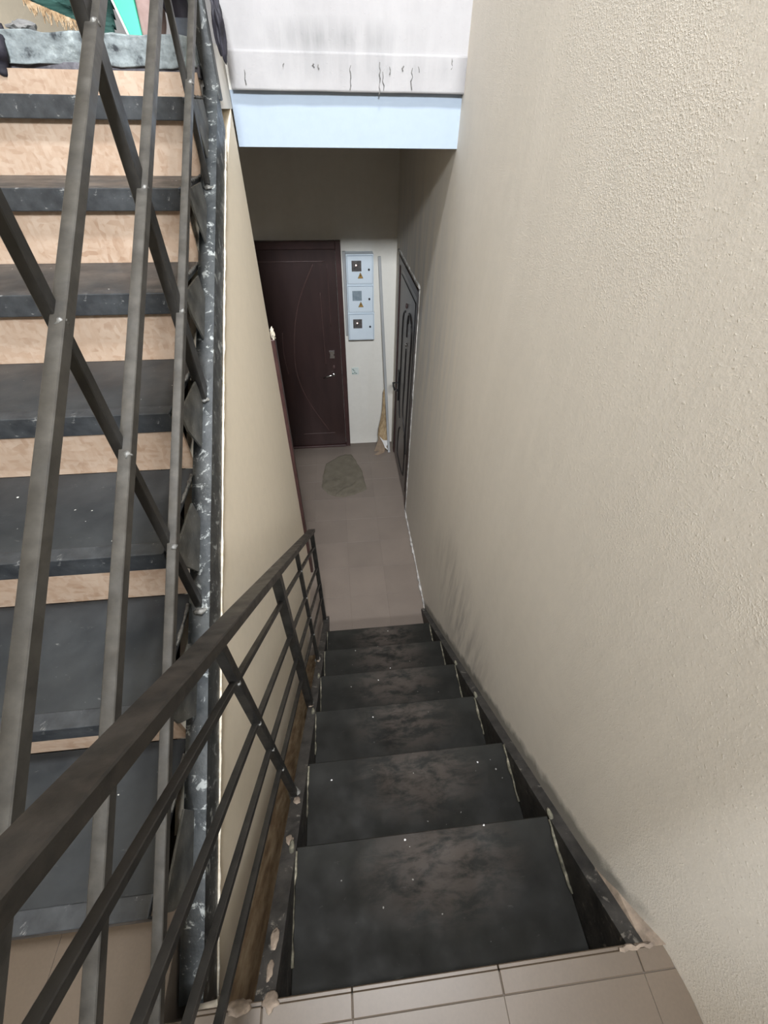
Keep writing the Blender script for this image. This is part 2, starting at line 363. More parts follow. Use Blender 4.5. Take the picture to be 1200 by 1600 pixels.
def split_parts(name, bm, m, parent, smooth=True, label=None):
    """each loose island of bm becomes a part of its own"""
    seen = set(); isl = []
    for v in bm.verts:
        if v in seen: continue
        st = [v]; seen.add(v); cur = []
        while st:
            a = st.pop(); cur.append(a)
            for e in a.link_edges:
                o_ = e.other_vert(a)
                if o_ not in seen: seen.add(o_); st.append(o_)
        isl.append(cur)
    for cur in isl:
        nb = bmesh.new(); mp = {v: nb.verts.new(v.co) for v in cur}
        for f in {f for v in cur for f in v.link_faces}: nb.faces.new([mp[v] for v in f.verts])
        c = sum((v.co for v in nb.verts), Vector()) / len(nb.verts)
        obj(name, nb, m, parent, loc=c, smooth=smooth, label=label)
    bm.free()

# ------------------------------------------------------------------ measures
XW = 0.558; XP = -0.358; XL = -1.33; YB = 4.21; YF = -3.0; ZT = 4.6
Y0, T, R1 = -0.048, 0.272, 0.2321          # lower flight: landing edge, going, rise
ZF = -7 * R1                                # lower landing floor
U0, TU, RU = 0.085, 0.281, 0.1818           # upper flight
XS = -0.407
zn = lambda y: -R1 / T * (y - Y0)           # nosing line down
zu = lambda y: RU + RU / TU * (y - U0)      # nosing line up

# ------------------------------------------------------------------ setting
# right wall with the opening of the side door
b = bm_new()
wx = lambda y: XW + 0.055 * (0.5 + 0.5 * math.cos(math.pi * min(1, max(0, (y + 0.16) / 0.28))))
plan = [(0.613, YF)] + [(wx(-0.18 + i * 0.02), -0.18 + i * 0.02) for i in range(17)] + [(XW, 3.02), (0.76, 3.02), (0.76, YF)]
prism(b, plan, 2, ZF - 0.1, ZT)
box(b, XW, 0.76, 3.02, 4.06, 0.385, ZT)
box(b, XW, 0.76, 4.06, YB + 0.15, ZF - 0.1, ZT)
wr = obj('wall_right', b, 'wall_right', kind='structure')
for p in wr.data.polygons: p.use_smooth = p.normal.x < -0.85
wr.data.set_sharp_from_angle(angle=math.radians(35))
# back wall of the lower landing and above it
b = bm_new(); box(b, XL - 0.15, XW, YB, YB + 0.15, ZF - 0.1, 1.25)
obj('wall_back', b, 'lobby', kind='structure')
b = bm_new(); box(b, XL - 0.15, XW, YB, YB + 0.15, 1.42, ZT)
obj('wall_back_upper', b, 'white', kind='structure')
b = bm_new(); box(b, XL - 0.15, XL, YF, YB, ZF - 0.1, ZT)
obj('wall_left', b, 'shaft', kind='structure')
# wall between the flights, under the upper stringer
b = bm_new()
pts = [(-0.052, ZF), (2.30, ZF), (2.30, 1.25), (1.735, zu(1.735) - 0.282), (-0.02, zu(-0.02) - 0.282), (-0.052, zu(-0.052) - 0.29)]
prism(b, pts, 0, -0.46, XP)
obj('wall_middle', b, 'cream', kind='structure')
# end wall of the closet under the stairs, beyond the corner
b = bm_new(); box(b, XL, -1.20, 2.20, 2.30, ZF, 1.25); box(b, -1.20, -0.46, 2.20, 2.30, 0.40, 1.25); box(b, -0.47, -0.461, 2.20, 2.30, ZF, 0.40)
obj('wall_closet', b, 'cream', kind='structure')
# front wall (behind the viewer) with the tall window
b = bm_new()
box(b, XL, 0.614, YF - 0.25, YF, -0.15, 3.05); box(b, XL, 0.614, YF - 0.25, YF, 3.72, ZT)
box(b, XL, -0.37, YF - 0.25, YF, 3.05, 3.72); box(b, 0.57, 0.614, YF - 0.25, YF, 3.05, 3.72)
obj('wall_front', b, 'shaft', kind='structure')
w = struct_empty('window_1', (-0.3, YF - 0.12, 3.05))
b = bm_new()
for x0, x1 in ((-0.37, -0.33), (0.08, 0.12), (0.53, 0.57)): box(b, x0, x1, YF - 0.18, YF - 0.12, 3.05, 3.72)
for z0, z1 in ((3.05, 3.09), (3.68, 3.72)): box(b, -0.33, 0.53, YF - 0.18, YF - 0.12, z0, z1)
obj('window_frame', b, 'paper', w)
for x0, x1 in ((-0.33, 0.08), (0.12, 0.53)):
    b = bm_new(); box(b, x0, x1, YF - 0.155, YF - 0.149, 3.09, 3.68); obj('pane', b, 'glass', w)
# ceilings: slab over the lower landing (it carries the upper landing) and the stairwell roof
b = bm_new(); box(b, XL, -0.36, 2.10, YB, 1.25, 1.41); box(b, -0.36, XW, 2.36, YB, 1.25, 1.41)
obj('ceiling', b, 'lobby', kind='structure')
b = bm_new()
box(b, XL - 0.15, 0.76, YF - 0.25, -0.10, ZT, ZT + 0.1); box(b, XL - 0.15, 0.76, 0.50, YB + 0.15, ZT, ZT + 0.1)
box(b, XL - 0.15, -0.30, -0.10, 0.50, ZT, ZT + 0.1); box(b, 0.56, 0.76, -0.10, 0.50, ZT, ZT + 0.1)
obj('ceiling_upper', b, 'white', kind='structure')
w = struct_empty('window_2', (0.13, 0.20, ZT))
b = bm_new(); box(b, -0.30, -0.26, -0.10, 0.50, ZT + 0.02, ZT + 0.08); box(b, 0.52, 0.56, -0.10, 0.50, ZT + 0.02, ZT + 0.08); box(b, -0.26, 0.52, -0.10, -0.06, ZT + 0.02, ZT + 0.08); box(b, -0.26, 0.52, 0.46, 0.50, ZT + 0.02, ZT + 0.08)
obj('window_frame', b, 'paper', w)
b = bm_new(); box(b, -0.26, 0.52, -0.06, 0.46, ZT + 0.04, ZT + 0.05); obj('pane', b, 'glass', w)
# the beam, the rough strip over it and the parapet wall on the upper landing
b = bm_new(); box(b, XP, XW, 2.345, 2.50, 1.137, 1.303)
beam_o = obj('trim_1', b, 'beam', kind='structure')
b = bm_new(); box(b, -0.345, XW, 2.318, 2.50, 1.303, 1.408)
roughen(b, 0.004, 9, 14, (0, 1, 0.25)); obj('trim_2', b, 'white', smooth=True, kind='structure')
tr2 = bpy.data.objects['trim_2']
for x_, z_, n_, h_ in ((0.222, 1.385, 9, 0.088), (0.108, 1.375, 7, 0.066), (0.345, 1.372, 6, 0.060), (-0.29, 1.362, 4, 0.045), (0.262, 1.374, 3, 0.02), (0.31, 1.377, 3, 0.014), (0.37, 1.376, 3, 0.016), (-0.01, 1.375, 3, 0.012), (-0.03, 1.377, 3, 0.010), (-0.14, 1.376, 3, 0.010), (0.235, 1.36, 5, 0.05), (0.50, 1.40, 5, 0.03)):
    b = bm_new()
    tube(b, [(x_ + random.uniform(-0.004, 0.004), 2.3165, z_ - h_ * i / (n_ - 1)) for i in range(n_)], [random.uniform(0.0008, 0.003) for _ in range(n_)], 5)
    obj('crack', b, 'crack', tr2, loc=(x_, 2.3165, z_))
b = bm_new(); box(b, -0.345, XW, 2.3235, 2.44, 1.4065, 2.45)
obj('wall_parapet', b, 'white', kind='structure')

# floors
def tiles(parent, x0, x1, y0, y1, z, m, xs, ys, gap=0.0010):
    protos = {}
    xs = [x for x in xs if x0 < x < x1]; ys = [y for y in ys if y0 < y < y1]
    X = [x0] + xs + [x1]; Y = [y0] + ys + [y1]
    for a, a2 in zip(X, X[1:]):
        for c, c2 in zip(Y, Y[1:]):
            wx = round(a2 - a - gap, 4); wy = round(c2 - c - gap, 4)
            if wx < 0.01 or wy < 0.01: continue
            cx, cy = (a + a2) / 2, (c + c2) / 2
            if (wx, wy) in protos:
                p = protos[(wx, wy)]; copy_part(p, (cx - p['_w'][0], cy - p['_w'][1], 0)); continue
            bb = bm_new(); box(bb, cx - wx / 2, cx + wx / 2, cy - wy / 2, cy + wy / 2, z - 0.007, z)
            bevel(bb, 0.0004)
            protos[(wx, wy)] = obj('tile', bb, m, parent, loc=(cx, cy, z))
fl = struct_empty('floor', (-0.3, 3.2, ZF))
b = bm_new(); box(b, XL, XW, -0.30, YB, ZF - 0.15, ZF - 0.0012); obj('screed', b, 'grout', fl)
b = bm_new(); box(b, XW, 0.70, 3.02, 4.06, ZF - 0.15, ZF - 0.001); obj('threshold', b, 'tile_low', fl)
tiles(fl, XP, XW, 1.60, 2.32, ZF, 'tile_low', [-0.03, 0.27], [2.02, 2.32])
tiles(fl, XL, XW, 2.32, YB, ZF, 'tile_low', [-1.23, -0.93, -0.63, -0.33, -0.03, 0.27], [2.62, 2.92, 3.22, 3.52, 3.82, 4.12])
fu = struct_empty('floor_landing', (-0.3, -0.6, 0))
b = bm_new()
prism(b, [(XL, YF), (0.614, YF), (0.614, -0.052), (XP - 0.055, -0.052), (XP - 0.055, 0.25), (XL, 0.25)], 2, -0.16, -0.0012)
obj('screed', b, 'grout', fu)
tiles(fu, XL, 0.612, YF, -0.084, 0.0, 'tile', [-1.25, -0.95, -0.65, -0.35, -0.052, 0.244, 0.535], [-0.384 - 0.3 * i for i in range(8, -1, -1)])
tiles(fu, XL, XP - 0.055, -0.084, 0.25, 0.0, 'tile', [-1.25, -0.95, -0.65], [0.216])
# narrow nosing tiles along the landing edge, with a vertical lip
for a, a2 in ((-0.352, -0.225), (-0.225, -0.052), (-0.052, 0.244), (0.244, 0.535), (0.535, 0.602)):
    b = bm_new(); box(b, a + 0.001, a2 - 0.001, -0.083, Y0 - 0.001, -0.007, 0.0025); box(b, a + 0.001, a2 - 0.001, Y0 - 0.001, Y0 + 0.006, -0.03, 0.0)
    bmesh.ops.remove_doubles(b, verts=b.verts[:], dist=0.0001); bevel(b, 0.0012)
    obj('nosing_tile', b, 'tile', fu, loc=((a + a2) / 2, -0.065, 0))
b = bm_new(); box(b, -0.35, 0.60, -0.09, -0.05, -0.30, -0.008); obj('landing_edge', b, 'stringer_low', fu)
b = bm_new(); box(b, XL, 0.60, -0.30, -0.056, ZF, -0.17); obj('wall_under_landing', b, 'shaft', kind='structure')

# plaster repairs along the foot of the right wall
b = bm_new()
pts = [(XW - 0.004 - 0.01 * abs(noise.noise(Vector((0, i * 0.7, 0)))), 1.80 + i * (3.02 - 1.80) / 40, ZF + 0.008) for i in range(41)]
tube(b, pts, [0.003 + 0.016 * abs(noise.noise(Vector((3, i * 0.6, 0)))) for i in range(41)], 7, 0.35)
obj('baseboard_right', b, 'chipped', smooth=True, kind='structure', label=None)
b = bm_new()
tube(b, [(XW + 0.002, 2.985 + 0.004 * math.sin(i), ZF + 0.02 + i * 0.05) for i in range(41)], [0.008 + 0.004 * abs(noise.noise(Vector((3, i * 0.5, 0)))) for i in range(41)], 7, 0.25)
tube(b, [(XW + 0.002, 2.985 + i * 0.035, 0.405 + 0.004 * math.sin(i)) for i in range(32)], [0.010 + 0.008 * abs(noise.noise(Vector((7, i * 0.5, 0)))) for i in range(32)], 7, 0.25)
obj('trim_3', b, 'chipped', smooth=True, kind='structure')
# plaster fillet beside the wall stringer at the top step
b = bm_new()
tube(b, [(0.500 + i * 0.009, -0.047 - 0.002 * math.sin(i * 2), 0.0035) for i in range(9)], [0.003 + 0.005 * abs(noise.noise(Vector((i * 0.8, 1, 0)))) for i in range(9)], 6, 0.4)
prism(b, [(XW - 0.002, -0.05), (0.612, -0.05), (0.60, -0.01), (0.57, 0.06), (XW - 0.002, 0.10)], 2, -0.25, -0.02)
for v in b.verts:
    if abs(v.co.z + 0.02) < 1e-5: v.co.z = zn(v.co.y) - 0.004 + (0.03 if v.co.x > XW + 0.01 else 0)
obj('trim_4', b, 'putty', kind='structure')

# ------------------------------------------------------------------ lower flight
low = thing('staircase', 'black worn steel staircase going down to the dim lower landing', 'staircase', (0.15, 0.8, ZF))
b = bm_new(); box(b, -0.203, 0.522, Y0 - 0.014, Y0 + T, -R1 - 0.022, -R1)
# sheared a little, as the boards are not quite square
bevel(b, 0.002)
tr = obj('tread', b, 'tread_low', low, loc=(0.16, Y0 + T / 2, -R1 - 0.02))
for k in range(1, 6): copy_part(tr, (0, k * T, -k * R1))
b = bm_new(); box(b, -0.203, 0.522, Y0 - 0.012, Y0 - 0.002, -R1, -0.032)
rs = obj('riser', b, 'stringer_low', low, loc=(0.16, Y0, -R1))
for k in range(1, 7): copy_part(rs, (0, k * T, -k * R1 + (0.001 if k == 6 else 0)))
# stringers
for xa, xb, h, lab in ((-0.243, -0.2035, 0.0, None), (0.5225, XW + 0.001, 0.002, None)):
    b = bm_new()
    pts = [(-0.049, zn(-0.049) + h), (1.84, zn(1.84) + h), (1.84, ZF), (1.58, ZF), (-0.049, zn(-0.049) - 0.30)]
    pts[1] = (1.835, ZF + 0.028 + h)
    pts.insert(1, (1.80, zn(1.80) + h)) if zn(1.80) + h > ZF + 0.03 else None
    prism(b, pts, 0, xa, xb)
    bmesh.ops.subdivide_edges(b, edges=[e for e in b.edges if e.calc_length() > 0.5], cuts=20)
    roughen(b, 0.0022, 14, 0, (0.6 if xa < 0 else 0.3, 0, 1.0))
    obj('stringer', b, 'stringer_low', low, loc=(xa, 0.8, -0.7))
# filler along the ends of the treads
for side, xx in ((0, -0.204), (1, 0.521)):
    for k in range(1, 7):
        b = bm_new(); y1 = Y0 + k * T; z = -k * R1
        L = 0.15 + 0.08 * random.random()
        pts = [(xx + random.uniform(-0.003, 0.003), y1 - 0.01 - L * i / 9, z + 0.003 + 0.003 * random.random()) for i in range(10)]
        tube(b, pts, [0.0035 + 0.003 * random.random() for _ in pts], 6, 0.3)
        if k in (1, 3, 4): lump(b, (xx + (0.006 if side else -0.010), y1 - 0.0, z + 0.01), (0.008, 0.016, 0.006), k)
        obj('filler_strip', b, 'filler', low, loc=(xx, y1, z), smooth=True, label='cream cracked filler along the tread end' if (side, k) == (0, 1) else None)
b = bm_new()
for c, r, s in (((-0.222, 0.045, zn(0.045) + 0.001), (0.012, 0.026, 0.004), 1), ((-0.221, -0.002, zn(-0.002) + 0.001), (0.009, 0.024, 0.004), 5), ((-0.222, 0.36, zn(0.36) + 0.002), (0.014, 0.02, 0.006), 8), ((-0.226, 0.245, zn(0.245)), (0.014, 0.02, 0.006), 9),
                ((-0.23, 0.815, zn(0.815) + 0.002), (0.014, 0.02, 0.006), 3), ((-0.23, 1.20, zn(1.2) + 0.002), (0.012, 0.018, 0.006), 4), ((-0.21, -0.045, 0.0), (0.02, 0.02, 0.008), 6), ((-0.27, -0.045, -0.0), (0.03, 0.018, 0.010), 7)):
    lump(b, (0, 0, 0), (r[0] * 0.75, r[1] * 0.8, r[2] * 0.5), s, 0.5, 3)
    for v in b.verts:
        if v.tag: continue
        v.co = Matrix.Rotation(-math.atan(R1 / T), 3, 'X') @ v.co + Vector(c); v.tag = True
split_parts('putty_patch', b, 'putty', low, label='beige putty smears on the left stringer')
b = bm_new()
for x, y, z, s in ((0.10, 0.21, -R1, 1), (-0.12, 0.435, -2 * R1, 2), (0.17, 1.05, -4 * R1 + 0, 3), (0.22, 1.545, -6 * R1, 4), (0.05, 0.72, -3 * R1, 5), (0.33, 0.22, -R1, 6), (0.41, 0.44, -2 * R1, 7), (0.1, 0.99, -4 * R1, 8)):
    lump(b, (x, y, z + 0.001), (0.0032, 0.0026, 0.002), s, 0.9, 1)
obj('paint_crumbs', b, 'paper', low, kind='stuff', label='small white paint crumbs scattered on the treads')
# rusty board between the stringer and the cream wall
b = bm_new()
prism(b, [(-0.05, zn(-0.05) - 0.235), (1.50, zn(1.50) - 0.235), (1.50, zn(1.50) - 0.26), (-0.05, zn(-0.05) - 0.26)], 0, XP + 0.0, -0.2435)
bmesh.ops.subdivide_edges(b, edges=[e for e in b.edges if e.calc_length() > 0.5], cuts=20)
roughen(b, 0.003, 9, 0, (0, 0, 1))
obj('side_board', b, 'rust', low, loc=(-0.3, 0, 0), label='rusty brown board in the gap beside the left stringer')

# ------------------------------------------------------------------ lower railing
SL = -math.atan(R1 / T)
rail = thing('stair_railing', 'low black steel railing with four sloping rails beside the descending steps', 'railing', (-0.235, 0.9, -0.8))
XR = -0.235
def P(y, h): return (XR, y, zn(y) + h)
b = bm_new(); bar(b, P(-0.16, 0.985), P(1.82, 0.975), 0.040, 0.022); bevel(b, 0.002); obj('handrail', b, 'handrail', rail, loc=P(0.6, 0.98))
for h in (0.83, 0.625, 0.452, 0.288):
    b = bm_new(); bar(b, P(-0.16, h), P(1.79, h), 0.013, 0.013); bevel(b, 0.0012); obj('rail', b, 'steel', rail, loc=P(0.6, h))
for y, sz in ((-0.15, 0.030), (0.385, 0.020), (0.825, 0.034), (1.215, 0.018), (1.80, 0.026)):
    b = bm_new(); zb = max(zn(y) - 0.01, ZF + 0.01) if y > 0 else 0.0
    bar(b, (XR, y, zb), (XR, y, zn(y) + 0.972), min(sz, 0.030), sz); bevel(b, 0.0015); obj('post', b, 'steel', rail, loc=(XR, y, zb))
b = bm_new()
for y in (0.385, 0.825, 1.215, 1.80):
    for h in (0.83, 0.625, 0.452, 0.288):
        lump(b, (XR + 0.008, y - 0.008, zn(y) + h + 0.006), (0.005, 0.006, 0.004), y * 10 + h, 0.6, 1)
    lump(b, (XR, y, max(zn(y), ZF + 0.02)), (0.02, 0.02, 0.008), y, 0.6, 2)
split_parts('weld_bead', b, 'weld', rail)

# ------------------------------------------------------------------ upper flight
upf = thing('staircase', 'black steel staircase with chipboard risers climbing left to the upper landing', 'staircase', (-0.85, 1.0, 0))
xa, xb = XL + 0.01, -0.4095
b = bm_new(); box(b, xa, xb, U0 + 0.004, U0 + TU + 0.025, RU - 0.012, RU); bevel(b, 0.001)
t0 = obj('tread', b, 'tread_up', upf, loc=(-0.87, U0 + TU / 2, RU))
b = bm_new()
prism(b, [(U0 - 0.001, RU + 0.0015), (U0 + 0.035, RU + 0.0015), (U0 + 0.035, RU - 0.0025), (U0 + 0.0045, RU - 0.0025), (U0 + 0.0045, RU - 0.05), (U0 - 0.001, RU - 0.05)], 0, xa, xb)
bevel(b, 0.0022, 2)
n0 = obj('nosing', b, 'nosing', t0, loc=(-0.87, U0, RU))
for k in range(1, 7):
    t = copy_part(t0, (0, k * TU, k * RU))
    n = n0.copy(); COL.objects.link(n); n.parent = t
b = bm_new(); box(b, xa, XS - 0.001, U0 + 0.0265, U0 + 0.0355, 0.0, RU - 0.0125)
r0 = obj('riser', b, 'osb', upf, loc=(-0.87, U0 + 0.012, 0.0), label='pale brown strand board riser')
for k in range(1, 8): copy_part(r0, (0, k * TU, k * RU)) if k < 7 else None
b = bm_new(); box(b, xa, XS - 0.001, U0 + 7 * TU - 0.010, U0 + 7 * TU - 0.002, 7 * RU + 0.001, 1.335); obj('riser', b, 'osb', upf, loc=(-0.87, U0 + 7 * TU, 7 * RU))
# triangular side brackets carrying the front of each tread
z = RU
b = bm_new()
prism(b, [(U0 + 0.004, z - 0.002), (U0 + 0.165, z - 0.002), (U0 + 0.175, z - 0.07), (U0 + 0.06, z - 0.142), (U0 + 0.01, z - 0.055)], 0, -0.389, -0.384)
k0 = obj('bracket', b, 'bracket', upf, loc=(-0.387, U0, RU))
for k in range(1, 7): copy_part(k0, (0, k * TU, k * RU))
for x0, x1 in ((XS, XP - 0.0), (XL + 0.002, XL + 0.05)):
    b = bm_new()
    prism(b, [(-0.035, zu(-0.035) - 0.176), (2.09, zu(2.09) - 0.176), (2.09, zu(2.09) - 0.284), (-0.035, zu(-0.035) - 0.284)], 0, x0, x1)
    bmesh.ops.subdivide_edges(b, edges=[e for e in b.edges if e.calc_length() > 0.5], cuts=24)
    roughen(b, 0.0012, 10, 0, (0.5, 0, 0.8)); obj('stringer', b, 'stringer', upf, loc=(x0, 1.0, 0.7))
b = bm_new()
pts = [(XP + 0.0015 + 0.001 * noise.noise(Vector((i, 0, 0))), -0.03 + i * 0.0215, zu(-0.03 + i * 0.0215) - 0.287 + 0.0035 * noise.noise(Vector((i * 0.6, 3, 0)))) for i in range(98)]
tube(b, pts, 0.0028, 6, 0.5)
obj('paint_edge', b, 'foam', upf, smooth=True, label='ragged white paint line under the stringer')
b = bm_new()
for k in range(0, 7):
    y = U0 + k * TU; z = (k + 1) * RU
    pts = [(XS - 0.001, y + 0.16 + i * 0.014, z + 0.004 - 0.002 * (i % 2)) for i in range(9)]
    tube(b, pts, 0.004, 6, 0.5)
split_parts('weld_bead', b, 'weld', upf)
b = bm_new(); box(b, -0.468, -0.408, 2.075, 2.088, 1.335, 1.455); bevel(b, 0.002); obj('end_plate', b, 'blueplate', upf, label='dark blue steel end plate at the top')

ur = thing('stair_railing', 'grey-black railing with parallel sloping rails beside the climbing steps', 'railing', (-0.372, 1.0, 0.6))
XU = -0.372
def Q(y, h): return (XU, y, zu(y) + h)
for h, sz in ((0.503, 0.021), (0.285, 0.021), (0.05, 0.019)):
    b = bm_new(); bar(b, Q(-0.22, h), Q(2.07, h), sz, sz); bevel(b, 0.0015); obj('rail', b, 'rail_up', ur, loc=Q(1.0, h))
b = bm_new(); bar(b, Q(-0.22, 0.735), Q(2.07, 0.735), 0.04, 0.022); bevel(b, 0.002); obj('handrail', b, 'handrail', ur, loc=Q(1.0, 0.735))
for y, sw, sd in ((-0.2, 0.03, 0.03), (0.640, 0.017, 0.020), (1.118, 0.022, 0.042), (1.742, 0.016, 0.018)):
    z0 = zu(y) - 0.178 if y > 0 else 0
    b = bm_new(); bar(b, (XU - 0.012, y, z0), (XU - 0.012, y, zu(y) + 0.726), sw, sd); bevel(b, 0.0015); obj('post', b, 'steel', ur, loc=(XU, y, z0))
b = bm_new(); box(b, -0.40, -0.352, 2.078, 2.118, 1.27, 2.35); bevel(b, 0.003); obj('newel_post', b, 'stringer', ur, loc=(-0.375, 2.1, 1.3))
b = bm_new()
for y in (0.640, 1.118, 1.742):
    for h in (0.503, 0.285, 0.05): lump(b, (XU + 0.004, y - 0.014, zu(y) + h - 0.002), (0.008, 0.008, 0.006), y * 9 + h, 0.7, 2)
    lump(b, (XU - 0.01, y - 0.012, zu(y) - 0.186), (0.016, 0.016, 0.006), y * 7, 0.7, 2)
split_parts('weld_bead', b, 'weld', ur)

# ------------------------------------------------------------------ edge of the upper landing and the things on it
b = bm_new(); box(b, XL, -0.405, 2.052, 2.16, 1.345, 1.415)
bmesh.ops.subdivide_edges(b, edges=b.edges[:], cuts=22, use_grid_fill=True)
roughen(b, 0.013, 13, 0, (0.2, 1, 0.7)); roughen(b, 0.004, 60, 0, (0.2, 1, 1))
obj('trim_5', b, 'concrete', smooth=True, kind='structure')
b = bm_new(); box(b, XL, -0.405, 2.062, 2.12, 1.322, 1.352); bmesh.ops.subdivide_edges(b, edges=b.edges[:], cuts=16, use_grid_fill=True); roughen(b, 0.006, 25)
obj('trim_6', b, 'mortar_dark', smooth=True, kind='structure')

t = thing('storage_box', 'mint green plastic box with a white edge on the upper landing', 'box', (-0.60, 2.2, 1.41))
b = bm_new(); prism(b, [(-0.612, 1.413), (-0.575, 1.413), (-0.565, 1.78), (-0.72, 1.78)], 1, 2.13, 2.33); bevel(b, 0.004, 2); obj('body', b, 'mint', t)
b = bm_new(); prism(b, [(-0.617, 1.413), (-0.612, 1.413), (-0.72, 1.78), (-0.726, 1.78)], 1, 2.126, 2.334); obj('edge_strip', b, 'paper', t, label='white edge strip')
b = bm_new(); prism(b, [(-0.577, 1.415), (-0.556, 1.415), (-0.538, 1.43), (-0.525, 1.46), (-0.52, 1.50), (-0.522, 1.70), (-0.57, 1.72), (-0.565, 1.6)], 1, 2.135, 2.30); bevel(b, 0.008, 2)
o = obj('cloth_bundle', b, 'mauve', loc=(-0.55, 2.2, 1.413), smooth=True); tag(o, 'dusty brown rounded cloth bundle beside the mint green box', 'cloth')
b = bm_new(); lump(b, (-0.447, 2.24, 1.56), (0.066, 0.08, 0.160), 4, 0.35, 4)
for v in b.verts: v.co.z = max(v.co.z, 1.413)
roughen(b, 0.006, 16); o = obj('bag', b, 'bag', loc=(-0.455, 2.23, 1.41), smooth=True); tag(o, 'black cloth bag on the landing edge near the newel post', 'bag')
t = thing('doormat', 'dark green ribbed mat with brown frayed edge hanging on the landing', 'mat', (-0.82, 2.2, 1.42))
b = bm_new()
nx, ny = 26, 14; g = []
for i in range(nx):
    row = []
    for j in range(ny):
        u, v_ = i / (nx - 1), j / (ny - 1)
        x = -0.90 + 0.24 * u; zz = 1.475 - 0.062 * u + 0.10 * v_ + 0.012 * math.sin(v_ * 26 + u * 3)
        yy = 2.13 + 0.10 * v_ + 0.006 * math.sin(v_ * 30 + u * 4) + 0.01 * noise.noise(Vector((u * 4, v_ * 4, 0)))
        row.append(b.verts.new((x, yy, zz)))
    g.append(row)
for i in range(nx - 1):
    for j in range(ny - 1): b.faces.new([g[i][j], g[i + 1][j], g[i + 1][j + 1], g[i][j + 1]])
bmesh.ops.solidify(b, geom=b.faces[:], thickness=0.008)
obj('pile', b, 'darkgreen', t, smooth=True)
b = bm_new()
for i in range(70):
    u = i / 69; x = -0.90 + 0.20 * u; z0 = 1.478 - 0.062 * u
    tube(b, [(x, 2.128, z0 + 0.01), (x + random.uniform(-0.012, 0.012), 2.12, z0 - random.uniform(0.006, 0.026))], [0.0035, 0.001], 4)
obj('frayed_edge', b, 'frayed', t, kind='stuff')
b = bm_new(); lump(b, (-1.03, 2.06, 1.385), (0.055, 0.045, 0.062), 12, 0.7, 4); roughen(b, 0.008, 22)
o = obj('rag', b, 'bag', loc=(-1.03, 2.06, 1.36), smooth=True); tag(o, 'black rag hanging over the rough concrete edge at far left', 'rag')
b = bm_new(); lump(b, (-0.333, 2.19, 1.455), (0.017, 0.025, 0.072), 21, 0.6, 4); roughen(b, 0.005, 30)
o = obj('rag', b, 'bag', loc=(-0.33, 2.19, 1.38), smooth=True); tag(o, 'small black rag stuck beside the newel post at the white wall', 'rag')
b = bm_new(); lump(b, (-0.925, 2.11, 1.425), (0.035, 0.03, 0.016), 31, 0.6, 3)
o = obj('concrete_lump', b, 'scuff', loc=(-0.925, 2.11, 1.41), smooth=False); tag(o, 'grey lump of broken mortar on the landing edge', 'rubble')

# ------------------------------------------------------------------ back door (door_1)
d1 = struct_empty('door_1', (-0.44, YB, ZF))
yb = YB
b = bm_new()
box(b, 0.018, 0.066, yb - 0.05, yb, ZF + 0.0, 0.452); box(b, -0.95, -0.902, yb - 0.05, yb, ZF, 0.452); box(b, -0.902, 0.018, yb - 0.05, yb, 0.392, 0.452); bevel(b, 0.003)
obj('door_frame', b, 'maroon_frame', d1)
b = bm_new(); box(b, -0.900, 0.016, yb - 0.036, yb - 0.001, ZF + 0.025, 0.391); bevel(b, 0.003)
leaf = obj('door_leaf', b, 'maroon', d1)
b = bm_new(); box(b, -0.902, 0.018, yb - 0.06, yb, ZF, ZF + 0.022); bevel(b, 0.003); obj('threshold', b, 'maroon_frame', d1)
b = bm_new(); yr = yb - 0.037
def arc(pts, r=0.006):
    P_ = [Vector(p) for p in pts]; out = []
    for i in range(len(P_) - 1):
        p0, p1, p2, p3 = P_[max(i - 1, 0)], P_[i], P_[i + 1], P_[min(i + 2, len(P_) - 1)]
        for s in range(8):
            t_ = s / 8; out.append(0.5 * ((2 * p1) + (-p0 + p2) * t_ + (2 * p0 - 5 * p1 + 4 * p2 - p3) * t_ * t_ + (-p0 + 3 * p1 - 3 * p2 + p3) * t_ ** 3))
    out.append(P_[-1]); tube(b, out, r, 6)
arc([(-0.18, yr, 0.28), (-0.315, yr, 0.03), (-0.39, yr, -0.19), (-0.435, yr, -0.44), (-0.443, yr, -0.72), (-0.36, yr, -1.03), (-0.155, yr, -1.43)])
arc([(-0.53, yr, -0.30), (-0.545, yr, -0.50), (-0.53, yr, -0.72)], 0.005)
arc([(-0.14, yr, 0.05), (-0.14, yr, -0.3), (-0.14, yr, -0.62)], 0.004)
for zz in (-1.44,): arc([(-0.46, yr, zz), (-0.3, yr, zz), (-0.10, yr, zz)], 0.005)
for zz in (0.30,): arc([(-0.80, yr, zz), (-0.5, yr, zz), (-0.08, yr, zz)], 0.004)
arc([(-0.80, yr, 0.30), (-0.80, yr, -0.5), (-0.80, yr, -1.44)], 0.004)
arc([(-0.06, yr, 0.28), (-0.062, yr, -0.25)], 0.003)
obj('moulding', b, 'maroon_ridge', leaf, smooth=True)
b = bm_new(); prism(b, [(-0.098, -0.49), (-0.048, -0.49), (-0.048, -0.515), (-0.06, -0.525), (-0.048, -0.535), (-0.048, -0.56), (-0.098, -0.56), (-0.09, -0.525)], 1, yb - 0.048, yb - 0.034)
obj('lock', b, 'chrome', leaf, label='grey upper lock escutcheon')
b = bm_new(); lump(b, (-0.062, yb - 0.041, -0.655), (0.016, 0.006, 0.022), 1, 0.1); obj('keyhole', b, 'maroon_ridge', leaf, smooth=True)
b = bm_new(); lump(b, (-0.070, yb - 0.044, -0.735), (0.020, 0.010, 0.022), 1, 0.05)
